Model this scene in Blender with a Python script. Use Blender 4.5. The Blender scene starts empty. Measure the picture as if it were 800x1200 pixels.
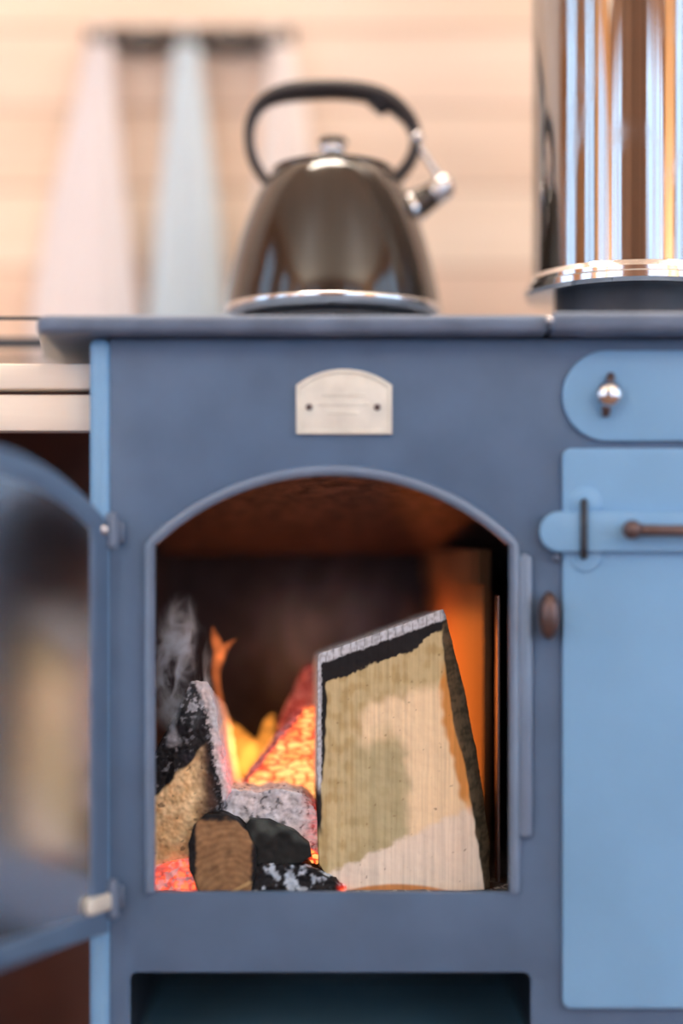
import bpy, bmesh, math, random
from mathutils import Vector, Matrix, noise

random.seed(7)
C = bpy.context.scene
COL = C.collection
PI = math.pi
S = 0.62e-3          # metres per photo pixel on the stove's front plane
D = 1.147            # camera to stove front
ZC = 0.57            # camera height
HY = 660             # horizon row

def P(px, py, Y=0.0):
    k = S * (D + Y) / D
    return Vector(((px - 400) * k, Y, ZC + (HY - py) * k))

# ------------------------------------------------------------------ camera
cam = bpy.data.cameras.new('camera')
cam_o = bpy.data.objects.new('camera', cam)
COL.objects.link(cam_o)
cam_o.location = (0, -D, ZC)
cam_o.rotation_euler = (PI / 2, 0, 0)
cam.sensor_width = 36
cam.lens = 1850 / 1200 * 36
cam.shift_y = (HY - 600) / 1200
cam.clip_start = 0.02
cam.dof.use_dof = True
cam.dof.focus_distance = D + 0.042
cam.dof.aperture_fstop = 0.57
C.camera = cam_o

# ------------------------------------------------------------------ world, daylight, exposure
w = bpy.data.worlds.new('world'); C.world = w
w.use_nodes = True
bg = w.node_tree.nodes['Background']
bg.inputs['Color'].default_value = (0.62, 0.80, 1.0, 1)
bg.inputs['Strength'].default_value = 1.0
C.view_settings.view_transform = 'Standard'
C.view_settings.look = 'None'
C.view_settings.exposure = 0.46
C.view_settings.gamma = 1.0
C.view_settings.use_curve_mapping = False
C.cycles.use_denoising = True
C.cycles.max_bounces = 8
C.cycles.volume_bounces = 4

def area(name, loc, rot, sx, sy, power, color):
    l = bpy.data.lights.new(name, 'AREA')
    l.shape = 'RECTANGLE'; l.size = sx; l.size_y = sy
    l.energy = power; l.color = color
    o = bpy.data.objects.new(name, l); COL.objects.link(o)
    o.location = loc; o.rotation_euler = rot
    return o
SKY = (0.50, 0.72, 1.0)
# window positions, shared with the walls below
FRONT_Y, LEFT_X, RIGHT_X, BACK_Y, CEIL = -3.3, -2.1, 2.3, 0.395, 2.45
WIN_FRONT = [(-2.02, -0.90, 0.15, 2.15), (0.75, 2.15, 0.15, 2.15)]
WIN_LEFT = [(-3.1, -2.28, 0.15, 2.15), (-1.82, -1.12, 0.15, 2.15), (-0.66, 0.0, 0.15, 2.15)]
WIN_RIGHT = [(-2.3, -0.45, 0.15, 2.15)]
SKYP = 12.0
for (x0, x1, z0, z1) in WIN_FRONT:
    area('daylight', ((x0 + x1) / 2, FRONT_Y - 0.16, (z0 + z1) / 2), (PI / 2, 0, 0), x1 - x0, z1 - z0, SKYP * (x1 - x0), SKY)
for (y0, y1, z0, z1) in WIN_LEFT:
    area('daylight', (LEFT_X - 0.16, (y0 + y1) / 2, (z0 + z1) / 2), (PI / 2, 0, -PI / 2), y1 - y0, z1 - z0, SKYP * (y1 - y0), SKY)
for (y0, y1, z0, z1) in WIN_RIGHT:
    area('daylight', (RIGHT_X + 0.16, (y0 + y1) / 2, (z0 + z1) / 2), (PI / 2, 0, PI / 2), y1 - y0, z1 - z0, SKYP * (y1 - y0), SKY)
# two unseen uplights added to wash the ceiling and fill the room
FILL_UPLIGHTS = [(-1.75, -2.95), (1.75, -2.95)]
for (x, y) in FILL_UPLIGHTS:
    area('fill_uplight', (x, y, 0.90), (PI, 0, 0), 0.24, 0.24, 128, (0.76, 0.89, 1.0))
# warm strip added on the unseen ceiling to brighten the back wall
FILL_STRIPS = [(0.30, 0.10, 1.7, 0.14, 31, (1.0, 0.88, 0.77))]
for (x, y, sx, sy, pw, colr) in FILL_STRIPS:
    area('fill_strip_light', (x, y, CEIL - 0.085), (math.radians(14) if y > -1 else 0, 0, 0), sx, sy, pw, colr)

# ------------------------------------------------------------------ materials
def lin(r, g, b):
    f = lambda c: (c / 255 / 12.92) if c / 255 <= 0.04045 else ((c / 255 + 0.055) / 1.055) ** 2.4
    return (f(r), f(g), f(b), 1)

def base_mat(name):
    m = bpy.data.materials.new(name); m.use_nodes = True
    nt = m.node_tree
    return m, nt, nt.nodes['Principled BSDF']

def node(nt, typ, **kw):
    n = nt.nodes.new(typ)
    for k, v in kw.items(): setattr(n, k, v)
    return n

def ramp(nt, stops):
    r = node(nt, 'ShaderNodeValToRGB')
    while len(r.color_ramp.elements) < len(stops): r.color_ramp.elements.new(0.5)
    for e, (p, c) in zip(r.color_ramp.elements, stops):
        e.position = p; e.color = c
    return r

def mat(name, col, rough=0.5, metal=0.0, spec=0.5, scale=60, var=0.12, rvar=0.08, bump=0.0, stretch=(1, 1, 1), coat=0.0, aniso=None):
    """plain surface with slight procedural variation in colour, gloss and relief"""
    m, nt, b = base_mat(name)
    tc = node(nt, 'ShaderNodeTexCoord'); mp = node(nt, 'ShaderNodeMapping')
    mp.inputs['Scale'].default_value = stretch
    nt.links.new(tc.outputs['Object'], mp.inputs['Vector'])
    nz = node(nt, 'ShaderNodeTexNoise')
    nz.inputs['Scale'].default_value = scale; nz.inputs['Detail'].default_value = 5
    nt.links.new(mp.outputs['Vector'], nz.inputs['Vector'])
    lo = tuple(c * (1 - var) for c in col[:3]) + (1,)
    hi = tuple(min(1, c * (1 + var)) for c in col[:3]) + (1,)
    r = ramp(nt, [(0.3, lo), (0.7, hi)])
    nt.links.new(nz.outputs['Fac'], r.inputs['Fac'])
    nt.links.new(r.outputs['Color'], b.inputs['Base Color'])
    mr = node(nt, 'ShaderNodeMapRange')
    mr.inputs['To Min'].default_value = max(0.0, rough - rvar); mr.inputs['To Max'].default_value = rough + rvar
    nt.links.new(nz.outputs['Fac'], mr.inputs['Value'])
    nt.links.new(mr.outputs['Result'], b.inputs['Roughness'])
    b.inputs['Metallic'].default_value = metal
    b.inputs['Specular IOR Level'].default_value = spec
    b.inputs['Coat Weight'].default_value = coat
    if bump:
        bp = node(nt, 'ShaderNodeBump'); bp.inputs['Strength'].default_value = 0.5; bp.inputs['Distance'].default_value = bump
        nt.links.new(nz.outputs['Fac'], bp.inputs['Height']); nt.links.new(bp.outputs['Normal'], b.inputs['Normal'])
    return m

def plank_mat(name, colors, axis='Z', pitch=0.075, grain='X', rough=0.5, groove=0.03):
    """boards: each board its own tint, a dark groove between boards, grain along the board"""
    m, nt, b = base_mat(name)
    tc = node(nt, 'ShaderNodeTexCoord'); sp = node(nt, 'ShaderNodeSeparateXYZ')
    nt.links.new(tc.outputs['Object'], sp.inputs[0])
    d = node(nt, 'ShaderNodeMath', operation='DIVIDE'); d.inputs[1].default_value = pitch
    nt.links.new(sp.outputs[axis], d.inputs[0])
    fl = node(nt, 'ShaderNodeMath', operation='FLOOR'); nt.links.new(d.outputs[0], fl.inputs[0])
    fr = node(nt, 'ShaderNodeMath', operation='FRACT'); nt.links.new(d.outputs[0], fr.inputs[0])
    wn = node(nt, 'ShaderNodeTexWhiteNoise', noise_dimensions='1D'); nt.links.new(fl.outputs[0], wn.inputs['W'])
    rp = ramp(nt, [(i / max(1, len(colors) - 1), c) for i, c in enumerate(colors)])
    nt.links.new(wn.outputs['Value'], rp.inputs['Fac'])
    mp = node(nt, 'ShaderNodeMapping')
    sc = {'X': (2, 40, 40), 'Y': (40, 2, 40), 'Z': (40, 40, 2)}[grain]
    mp.inputs['Scale'].default_value = sc
    nt.links.new(tc.outputs['Object'], mp.inputs['Vector'])
    nz = node(nt, 'ShaderNodeTexNoise'); nz.inputs['Scale'].default_value = 2.2; nz.inputs['Detail'].default_value = 5
    nt.links.new(mp.outputs['Vector'], nz.inputs['Vector'])
    gr = ramp(nt, [(0.3, (0.86, 0.82, 0.78, 1)), (0.7, (1, 1, 1, 1))])
    nt.links.new(nz.outputs['Fac'], gr.inputs['Fac'])
    mx = node(nt, 'ShaderNodeMixRGB', blend_type='MULTIPLY'); mx.inputs[0].default_value = 1
    nt.links.new(rp.outputs['Color'], mx.inputs[1]); nt.links.new(gr.outputs['Color'], mx.inputs[2])
    gv = ramp(nt, [(0, (0.35, 0.25, 0.18, 1)), (groove, (1, 1, 1, 1)), (1 - groove, (1, 1, 1, 1)), (1, (0.35, 0.25, 0.18, 1))])
    nt.links.new(fr.outputs[0], gv.inputs['Fac'])
    m2 = node(nt, 'ShaderNodeMixRGB', blend_type='MULTIPLY'); m2.inputs[0].default_value = 1
    nt.links.new(mx.outputs['Color'], m2.inputs[1]); nt.links.new(gv.outputs['Color'], m2.inputs[2])
    nt.links.new(m2.outputs['Color'], b.inputs['Base Color'])
    b.inputs['Roughness'].default_value = rough
    bp = node(nt, 'ShaderNodeBump'); bp.inputs['Strength'].default_value = 0.4; bp.inputs['Distance'].default_value = 0.004
    nt.links.new(gv.outputs['Color'], bp.inputs['Height']); nt.links.new(bp.outputs['Normal'], b.inputs['Normal'])
    return m

M = {}
M['paint'] = mat('stove_paint', (0.090, 0.158, 0.268), 0.42, 0.0, 0.45, 26, 0.10, 0.06, 0.0)
M['paint_sheen'] = mat('oven_paint_sheen', (0.190, 0.405, 0.66), 0.40, 0.0, 0.5, 14, 0.05, 0.05)  # window sheen on oven door and corner post put into a lighter colour
M['paint_dark'] = mat('dark_steel', (0.028, 0.034, 0.046), 0.5, 0.0, 0.45, 40, 0.25, 0.1)
M['rim'] = mat('rim_paint_sheen', (0.15, 0.225, 0.34), 0.24, 0.0, 0.7, 26, 0.10, 0.06)  # window highlight on the lip put into a lighter, glossier coat
M['hob'] = mat('hob_steel', (0.12, 0.17, 0.255), 0.36, 0.1, 0.5, 30, 0.2, 0.1)
M['iron'] = mat('cast_iron', (0.03, 0.034, 0.042), 0.55, 0.1, 0.5, 120, 0.3, 0.1, 0.001)
M['rust'] = mat('rusty_baffle', (0.13, 0.075, 0.06), 0.5, 0.1, 0.5, 90, 0.7, 0.2, 0.002)
M['soot'] = mat('sooty_lining', (0.034, 0.031, 0.037), 0.8, 0, 0.2, 60, 0.4, 0.1, 0.002)
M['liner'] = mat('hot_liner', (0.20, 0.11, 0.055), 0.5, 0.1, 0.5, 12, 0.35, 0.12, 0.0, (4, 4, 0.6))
M['chrome'] = mat('chrome', (0.72, 0.73, 0.75), 0.10, 1.0, 0.5, 40, 0.05, 0.04)
M['enamel'] = mat('black_enamel', (0.022, 0.015, 0.011), 0.14, 0.0, 0.5, 40, 0.1, 0.04, 0, (1, 1, 1), 0.3)
M['grip'] = mat('black_grip', (0.026, 0.023, 0.025), 0.42, 0.0, 0.4, 60, 0.15, 0.06)
M['brass'] = mat('worn_brass', (0.76, 0.755, 0.67), 0.42, 0.2, 0.5, 55, 0.1, 0.1)
M['rod'] = mat('brown_steel', (0.14, 0.095, 0.09), 0.35, 0.6, 0.5, 50, 0.2, 0.1)
M['towel_white'] = mat('white_cotton', (0.74, 0.70, 0.71), 0.95, 0, 0.1, 300, 0.04, 0, 0.001)
M['towel_blue'] = mat('blue_cotton', (0.57, 0.68, 0.75), 0.95, 0, 0.1, 300, 0.04, 0, 0.001)
M['towel_cream'] = mat('cream_cotton', (0.80, 0.73, 0.69), 0.95, 0, 0.1, 300, 0.04, 0, 0.001)
M['rack'] = mat('dark_rack', (0.05, 0.042, 0.04), 0.5, 0.2, 0.5, 40, 0.2, 0.1)
pine = [lin(232, 206, 184), lin(250, 232, 212), lin(240, 212, 190), lin(253, 238, 222)]
M['pine'] = plank_mat('pine_boards', pine, 'Z', 0.078, 'X')
M['pine_y'] = plank_mat('pine_boards_side', [lin(188, 128, 76), lin(204, 146, 92), lin(176, 116, 66)], 'Z', 0.12, 'Y')
M['pine_ceiling'] = plank_mat('pale_ceiling_boards', [lin(222, 194, 166), lin(232, 206, 178), lin(214, 184, 156)], 'X', 0.12, 'Y')
M['pine_dark'] = plank_mat('brown_boards', [lin(120, 82, 58), lin(140, 98, 70), lin(110, 72, 50)], 'X', 0.12, 'Y')
M['floorwood'] = plank_mat('floor_boards', [lin(110, 78, 58), lin(128, 92, 68), lin(100, 70, 50)], 'X', 0.11, 'Y')
M['frame'] = mat('window_timber', lin(150, 100, 66), 0.5, 0, 0.4, 20, 0.15, 0.1, 0, (1, 1, 0.2))
M['bench'] = mat('pale_timber', lin(253, 238, 220), 0.55, 0, 0.4, 16, 0.05, 0.08, 0.0, (0.3, 6, 6))
M['bench_dark'] = mat('dark_brown_panel', lin(138, 96, 84), 0.7, 0, 0.3, 20, 0.2, 0.1)
M['slate'] = mat('slate_mat', (0.03, 0.045, 0.055), 0.6, 0, 0.4, 60, 0.2, 0.1)
M['fill_glow'] = base_mat('fill_diffuser')[0]  # glowing cover of the added ceiling strip
_b = M['fill_glow'].node_tree.nodes['Principled BSDF']
_b.inputs['Emission Color'].default_value = (1, 0.72, 0.4, 1); _b.inputs['Emission Strength'].default_value = 6

def pipe_mat():
    m, nt, b = base_mat('polished_flue')
    b.inputs['Metallic'].default_value = 1
    tc = node(nt, 'ShaderNodeTexCoord')
    mp = node(nt, 'ShaderNodeMapping'); mp.inputs['Scale'].default_value = (1, 1, 0.35)
    nt.links.new(tc.outputs['Object'], mp.inputs['Vector'])
    nz = node(nt, 'ShaderNodeTexNoise'); nz.inputs['Scale'].default_value = 26; nz.inputs['Detail'].default_value = 8
    nz.inputs['Distortion'].default_value = 1.2
    nt.links.new(mp.outputs['Vector'], nz.inputs['Vector'])
    r = ramp(nt, [(0.45, (0.025, 0.025, 0.025, 1)), (0.75, (0.22, 0.22, 0.22, 1))])
    nt.links.new(nz.outputs['Fac'], r.inputs['Fac']); nt.links.new(r.outputs['Color'], b.inputs['Roughness'])
    b.inputs['Base Color'].default_value = (0.38, 0.38, 0.385, 1)
    # slight rolled ripples around the sheet
    mp2 = node(nt, 'ShaderNodeMapping'); mp2.inputs['Scale'].default_value = (1, 1, 0.02)
    nt.links.new(tc.outputs['Object'], mp2.inputs['Vector'])
    n2 = node(nt, 'ShaderNodeTexNoise'); n2.inputs['Scale'].default_value = 45; n2.inputs['Detail'].default_value = 2
    nt.links.new(mp2.outputs['Vector'], n2.inputs['Vector'])
    bp = node(nt, 'ShaderNodeBump'); bp.inputs['Strength'].default_value = 0.3; bp.inputs['Distance'].default_value = 0.0018
    nt.links.new(n2.outputs['Fac'], bp.inputs['Height']); nt.links.new(bp.outputs['Normal'], b.inputs['Normal'])
    return m
M['flue'] = pipe_mat()

def sooty_glass():
    m, nt, b = base_mat('sooty_glass')
    b.inputs['Base Color'].default_value = (0.42, 0.44, 0.48, 1)
    b.inputs['Transmission Weight'].default_value = 1.0
    b.inputs['Roughness'].default_value = 0.2
    b.inputs['IOR'].default_value = 1.38
    b.inputs['Coat Weight'].default_value = 0.0
    return m
M['glass'] = sooty_glass()

def pane_mat():
    m, nt, b = base_mat('window_glass')
    t = node(nt, 'ShaderNodeBsdfTransparent'); g = node(nt, 'ShaderNodeBsdfGlossy'); g.inputs['Roughness'].default_value = 0.02
    mx = node(nt, 'ShaderNodeMixShader'); mx.inputs[0].default_value = 0.06
    nt.links.new(t.outputs[0], mx.inputs[1]); nt.links.new(g.outputs[0], mx.inputs[2])
    nt.links.new(mx.outputs[0], nt.nodes['Material Output'].inputs['Surface'])
    return m
M['pane'] = pane_mat()

def ash_floor_mat(name, dark, speck, thr):
    m, nt, b = base_mat(name)
    tc = node(nt, 'ShaderNodeTexCoord')
    n1 = node(nt, 'ShaderNodeTexNoise'); n1.inputs['Scale'].default_value = 160; n1.inputs['Detail'].default_value = 3
    nt.links.new(tc.outputs['Object'], n1.inputs['Vector'])
    r = ramp(nt, [(thr, dark), (thr + 0.04, speck)])
    nt.links.new(n1.outputs['Fac'], r.inputs['Fac']); nt.links.new(r.outputs['Color'], b.inputs['Base Color'])
    b.inputs['Roughness'].default_value = 0.45
    return m
M['pit'] = ash_floor_mat('ash_pit_steel', (0.22, 0.46, 0.60, 1), (0.8, 0.42, 0.38, 1), 0.72)
M['ashbed'] = ash_floor_mat('ash_bed', (0.06, 0.055, 0.055, 1), (0.5, 0.48, 0.46, 1), 0.55)

def firewood_mat(name, grain=(300, 300, 12), gscale=1.0, gamt=0.35, crack=0.0, estr=6.0):
    """wood / char / ash colours come from the mesh, glowing parts from its 'glow' value broken up by dark cracks"""
    m, nt, b = base_mat(name)
    at = node(nt, 'ShaderNodeAttribute', attribute_name='Col')
    gl = node(nt, 'ShaderNodeAttribute', attribute_name='glow')
    tc = node(nt, 'ShaderNodeTexCoord'); mp = node(nt, 'ShaderNodeMapping'); mp.inputs['Scale'].default_value = grain
    nt.links.new(tc.outputs['Object'], mp.inputs['Vector'])
    nz = node(nt, 'ShaderNodeTexNoise'); nz.inputs['Scale'].default_value = gscale; nz.inputs['Detail'].default_value = 4
    nt.links.new(mp.outputs['Vector'], nz.inputs['Vector'])
    r = ramp(nt, [(0.3, (1 - gamt,) * 3 + (1,)), (0.65, (1, 1, 1, 1))])
    nt.links.new(nz.outputs['Fac'], r.inputs['Fac'])
    mx = node(nt, 'ShaderNodeMixRGB', blend_type='MULTIPLY'); mx.inputs[0].default_value = 1
    nt.links.new(at.outputs['Color'], mx.inputs[1]); nt.links.new(r.outputs['Color'], mx.inputs[2])
    nt.links.new(mx.outputs['Color'], b.inputs['Base Color'])
    b.inputs['Roughness'].default_value = 0.62; b.inputs['Specular IOR Level'].default_value = 0.2
    mp2 = node(nt, 'ShaderNodeMapping'); mp2.inputs['Scale'].default_value = (70, 70, 230); mp2.inputs['Rotation'].default_value = (0, 0.45, 0)
    nt.links.new(tc.outputs['Object'], mp2.inputs['Vector'])
    n3 = node(nt, 'ShaderNodeTexNoise'); n3.inputs['Scale'].default_value = 60; nt.links.new(tc.outputs['Object'], n3.inputs['Vector'])
    ad = node(nt, 'ShaderNodeMixRGB', blend_type='ADD'); ad.inputs[0].default_value = 1.2
    nt.links.new(mp2.outputs['Vector'], ad.inputs[1]); nt.links.new(n3.outputs['Color'], ad.inputs[2])
    vo = node(nt, 'ShaderNodeTexVoronoi', feature='DISTANCE_TO_EDGE'); vo.inputs['Scale'].default_value = 1.0
    nt.links.new(ad.outputs['Color'], vo.inputs['Vector'])
    cr = ramp(nt, [(0.0, (1 - crack,) * 3 + (1,)), (0.13, (1, 1, 1, 1))])
    nt.links.new(vo.outputs['Distance'], cr.inputs['Fac'])
    n2 = node(nt, 'ShaderNodeTexNoise'); n2.inputs['Scale'].default_value = 90; n2.inputs['Detail'].default_value = 3
    nt.links.new(tc.outputs['Object'], n2.inputs['Vector'])
    m1 = node(nt, 'ShaderNodeMath', operation='MULTIPLY'); nt.links.new(gl.outputs['Fac'], m1.inputs[0]); nt.links.new(cr.outputs['Color'], m1.inputs[1])
    m2 = node(nt, 'ShaderNodeMath', operation='MULTIPLY_ADD'); nt.links.new(n2.outputs['Fac'], m2.inputs[0]); m2.inputs[1].default_value = 1.1; m2.inputs[2].default_value = 0.4
    m3 = node(nt, 'ShaderNodeMath', operation='MULTIPLY'); nt.links.new(m1.outputs[0], m3.inputs[0]); nt.links.new(m2.outputs[0], m3.inputs[1])
    er = ramp(nt, [(0.0, (0, 0, 0, 1)), (0.25, (0.45, 0.02, 0.008, 1)), (0.55, (1.0, 0.13, 0.03, 1)), (0.85, (1.0, 0.32, 0.07, 1)), (1.0, (1.0, 0.52, 0.16, 1))])
    nt.links.new(m3.outputs[0], er.inputs['Fac'])
    nt.links.new(er.outputs['Color'], b.inputs['Emission Color'])
    b.inputs['Emission Strength'].default_value = estr
    bp = node(nt, 'ShaderNodeBump'); bp.inputs['Strength'].default_value = 0.4; bp.inputs['Distance'].default_value = 0.0005
    nt.links.new(nz.outputs['Fac'], bp.inputs['Height']); nt.links.new(bp.outputs['Normal'], b.inputs['Normal'])
    return m
M['log'] = firewood_mat('split_log', (380, 380, 8), 1.0, 0.20, 0, 3)
M['char'] = firewood_mat('charred_wood', (160, 160, 160), 1.0, 0.3, 0.5, 1.3)
M['ember'] = firewood_mat('glowing_ember', (150, 150, 150), 1.0, 0.4, 0.75, 1.15)

def flame_mat(name, col, strength):
    m = bpy.data.materials.new(name); m.use_nodes = True
    nt = m.node_tree; nt.nodes.clear()
    o = node(nt, 'ShaderNodeOutputMaterial'); e = node(nt, 'ShaderNodeEmission')
    e.inputs['Color'].default_value = col; e.inputs['Strength'].default_value = strength
    nt.links.new(e.outputs[0], o.inputs['Volume'])
    return m
M['flame_red'] = flame_mat('flame_orange', (1.0, 0.23, 0.06, 1), 46)
M['flame_yellow'] = flame_mat('flame_yellow', (1.0, 0.33, 0.045, 1), 48)

# ------------------------------------------------------------------ object helpers
ORG = {}
def _origin(par):
    return ORG[par.name] if par else Vector((0, 0, 0))

def thing(name, label, cat, loc, group=None):
    o = bpy.data.objects.new(name, None); COL.objects.link(o)
    o.location = loc; o.empty_display_size = 0.02
    ORG[o.name] = Vector(loc)
    o['label'] = label; o['category'] = cat
    if group: o['group'] = group
    return o

def tag(o, label, cat, group=None, kind=None):
    o['label'] = label; o['category'] = cat
    if group: o['group'] = group
    if kind: o['kind'] = kind
    return o

def link(name, me, m, par=None, smooth=True, auto=None):
    """world-space mesh -> object; children share their thing's origin, loose things get one at their base"""
    o = bpy.data.objects.new(name, me); COL.objects.link(o)
    if par:
        og = _origin(par); o.parent = par
    else:
        xs = [v.co for v in me.vertices]
        og = Vector(((min(c.x for c in xs) + max(c.x for c in xs)) / 2, (min(c.y for c in xs) + max(c.y for c in xs)) / 2, min(c.z for c in xs)))
        o.location = og
    me.transform(Matrix.Translation(-og))
    ORG[o.name] = og
    me.materials.clear()
    for mm in (m if isinstance(m, (list, tuple)) else [m]): me.materials.append(mm)
    for p in me.polygons: p.use_smooth = smooth
    if auto:
        md = o.modifiers.new('edge', 'EDGE_SPLIT'); md.split_angle = math.radians(auto)
    return o

def bm_mesh(bm, name='m'):
    bmesh.ops.recalc_face_normals(bm, faces=bm.faces[:])
    me = bpy.data.meshes.new(name); bm.to_mesh(me); bm.free()
    return me

def bx(bm, x0, x1, y0, y1, z0, z1, bev=0.0, seg=2):
    t = bmesh.new()
    bmesh.ops.create_cube(t, size=1)
    for v in t.verts:
        v.co = Vector(((x0 + x1) / 2 + v.co.x * (x1 - x0), (y0 + y1) / 2 + v.co.y * (y1 - y0), (z0 + z1) / 2 + v.co.z * (z1 - z0)))
    if bev: bmesh.ops.bevel(t, geom=t.edges[:], offset=bev, segments=seg, affect='EDGES', profile=0.5)
    me = bpy.data.meshes.new('t'); t.to_mesh(me); t.free(); bm.from_mesh(me); bpy.data.meshes.remove(me)

def box(name, m, par, x0, x1, y0, y1, z0, z1, bev=0.0, seg=2):
    bm = bmesh.new(); bx(bm, x0, x1, y0, y1, z0, z1, bev, seg)
    return link(name, bm_mesh(bm), m, par, smooth=bool(bev), auto=35 if bev else None)

def tube_bm(bm, pts, rad, seg=16, caps=True, flat=1.0, closed=False):
    """tube along pts; rad one number or one per point; flat widens it along Y"""
    n = len(pts); pts = [Vector(p) for p in pts]
    if not hasattr(rad, '__len__'): rad = [rad] * n
    rings = []; up = None
    for i in range(n):
        if closed: t = (pts[(i + 1) % n] - pts[i - 1]).normalized()
        else: t = (pts[min(i + 1, n - 1)] - pts[max(i - 1, 0)]).normalized()
        if up is None:
            up = Vector((0, 1, 0)) if abs(t.y) < 0.9 else Vector((1, 0, 0))
        a = (up - t * up.dot(t)).normalized(); up = a
        b = t.cross(a)
        rings.append([bm.verts.new(pts[i] + a * (math.cos(2 * PI * k / seg) * rad[i] * flat) + b * (math.sin(2 * PI * k / seg) * rad[i])) for k in range(seg)])
    for i in range(n if closed else n - 1):
        r0, r1 = rings[i], rings[(i + 1) % n]
        for k in range(seg): bm.faces.new((r0[k], r0[(k + 1) % seg], r1[(k + 1) % seg], r1[k]))
    if caps and not closed:
        bm.faces.new(rings[0][::-1]); bm.faces.new(rings[-1])

def tube(name, m, par, pts, rad, seg=16, flat=1.0, closed=False):
    bm = bmesh.new(); tube_bm(bm, pts, rad, seg, True, flat, closed)
    return link(name, bm_mesh(bm), m, par, auto=50)

def lathe_bm(bm, prof, c, seg=64, axis='Z'):
    c = Vector(c); rings = []
    for (r, h) in prof:
        if r < 1e-6: r = 1e-6
        ring = []
        for k in range(seg):
            a = 2 * PI * k / seg; u, v = math.cos(a) * r, math.sin(a) * r
            ring.append(bm.verts.new(c + (Vector((u, v, h)) if axis == 'Z' else Vector((u, h, v)) if axis == 'Y' else Vector((h, u, v)))))
        rings.append(ring)
    for a, b in zip(rings, rings[1:]):
        for k in range(seg): bm.faces.new((a[k], a[(k + 1) % seg], b[(k + 1) % seg], b[k]))
    bm.faces.new(rings[0][::-1]); bm.faces.new(rings[-1])
    bmesh.ops.remove_doubles(bm, verts=bm.verts[:], dist=2e-6)

def lathe(name, m, par, prof, c, seg=64, axis='Z', auto=40):
    bm = bmesh.new(); lathe_bm(bm, prof, c, seg, axis)
    return link(name, bm_mesh(bm), m, par, auto=auto)

def plate_mesh(loops, y_front, thick, bev=0.0):
    """upright plate in the XZ plane: loops[0] outline, the rest holes, its front at y_front"""
    cu = bpy.data.curves.new('c', 'CURVE'); cu.dimensions = '2D'; cu.fill_mode = 'BOTH'
    for lp in loops:
        s = cu.splines.new('POLY'); s.points.add(len(lp) - 1); s.use_cyclic_u = True
        for p, (x, z) in zip(s.points, lp): p.co = (x, z, 0, 1)
    cu.extrude = max(1e-5, thick / 2 - bev); cu.bevel_depth = bev; cu.bevel_resolution = 2; cu.offset = -bev
    o = bpy.data.objects.new('c', cu); COL.objects.link(o)
    dg = bpy.context.evaluated_depsgraph_get()
    me = bpy.data.meshes.new_from_object(o.evaluated_get(dg))
    bpy.data.objects.remove(o); bpy.data.curves.remove(cu)
    bm = bmesh.new(); bm.from_mesh(me); bpy.data.meshes.remove(me)
    for v in bm.verts:
        x, z, y = v.co; v.co = (x, y_front + thick / 2 - y, z)
    bmesh.ops.remove_doubles(bm, verts=bm.verts[:], dist=1e-6)
    return bm_mesh(bm)

def plate(name, m, par, loops, y_front, thick, bev=0.0):
    return link(name, plate_mesh(loops, y_front, thick, bev), m, par, smooth=True, auto=30)

def rrect(x0, x1, z0, z1, r, n=8, corners=(1, 1, 1, 1)):
    """rounded rectangle; corners = bottom-left, bottom-right, top-right, top-left"""
    out = []
    for (cx, cz, a0, f) in ((x0, z0, PI, corners[0]), (x1, z0, 1.5 * PI, corners[1]), (x1, z1, 0, corners[2]), (x0, z1, 0.5 * PI, corners[3])):
        if not f: out.append((cx, cz)); continue
        ox = cx + (r if cx == x0 else -r); oz = cz + (r if cz == z0 else -r)
        for i in range(n + 1):
            a = a0 + PI / 2 * i / n; out.append((ox + math.cos(a) * r, oz + math.sin(a) * r))
    return out

def arch(x0, x1, zb, zs, zc, n=40, grow=0.0):
    """straight sides, segmental arch on top; grow moves the outline outwards"""
    xm = (x0 + x1) / 2; h = (x1 - x0) / 2; rise = zc - zs
    R = (h * h + rise * rise) / (2 * rise); cz = zc - R
    R += grow; hg = h + grow
    a = math.asin(min(1, hg / R))
    pts = [(xm - hg, zb - grow), (xm + hg, zb - grow)]
    for i in range(n + 1):
        t = a - 2 * a * i / n; pts.append((xm + math.sin(t) * R, cz + math.cos(t) * R))
    return pts

def X(px): return (px - 400) * S
def Z(py): return ZC + (HY - py) * S

# ------------------------------------------------------------------ the room
def structure(name, me, m):
    o = link(name, me, m, None, smooth=False); o['kind'] = 'structure'; return o
def slab(name, m, *b):
    bm = bmesh.new(); bx(bm, *b); return structure(name, bm_mesh(bm), m)
slab('floor', M['floorwood'], LEFT_X - 0.1, RIGHT_X + 0.1, FRONT_Y - 0.1, BACK_Y + 0.1, -0.06, 0)
slab('ceiling', M['pine_ceiling'], LEFT_X - 0.1, RIGHT_X + 0.1, FRONT_Y - 0.1, BACK_Y + 0.1, CEIL, CEIL + 0.06)
slab('wall_back', M['pine'], LEFT_X - 0.1, RIGHT_X + 0.1, BACK_Y, BACK_Y + 0.1, 0, CEIL)
bm = bmesh.new()
xs = [LEFT_X - 0.1] + [v for wn in WIN_FRONT for v in wn[:2]] + [RIGHT_X + 0.1]
for i in range(0, len(xs), 2): bx(bm, xs[i], xs[i + 1], FRONT_Y - 0.1, FRONT_Y, 0, CEIL)
for (x0, x1, z0, z1) in WIN_FRONT:
    bx(bm, x0, x1, FRONT_Y - 0.1, FRONT_Y, 0, z0); bx(bm, x0, x1, FRONT_Y - 0.1, FRONT_Y, z1, CEIL)
structure('wall_front', bm_mesh(bm), M['pine_dark'])
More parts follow.
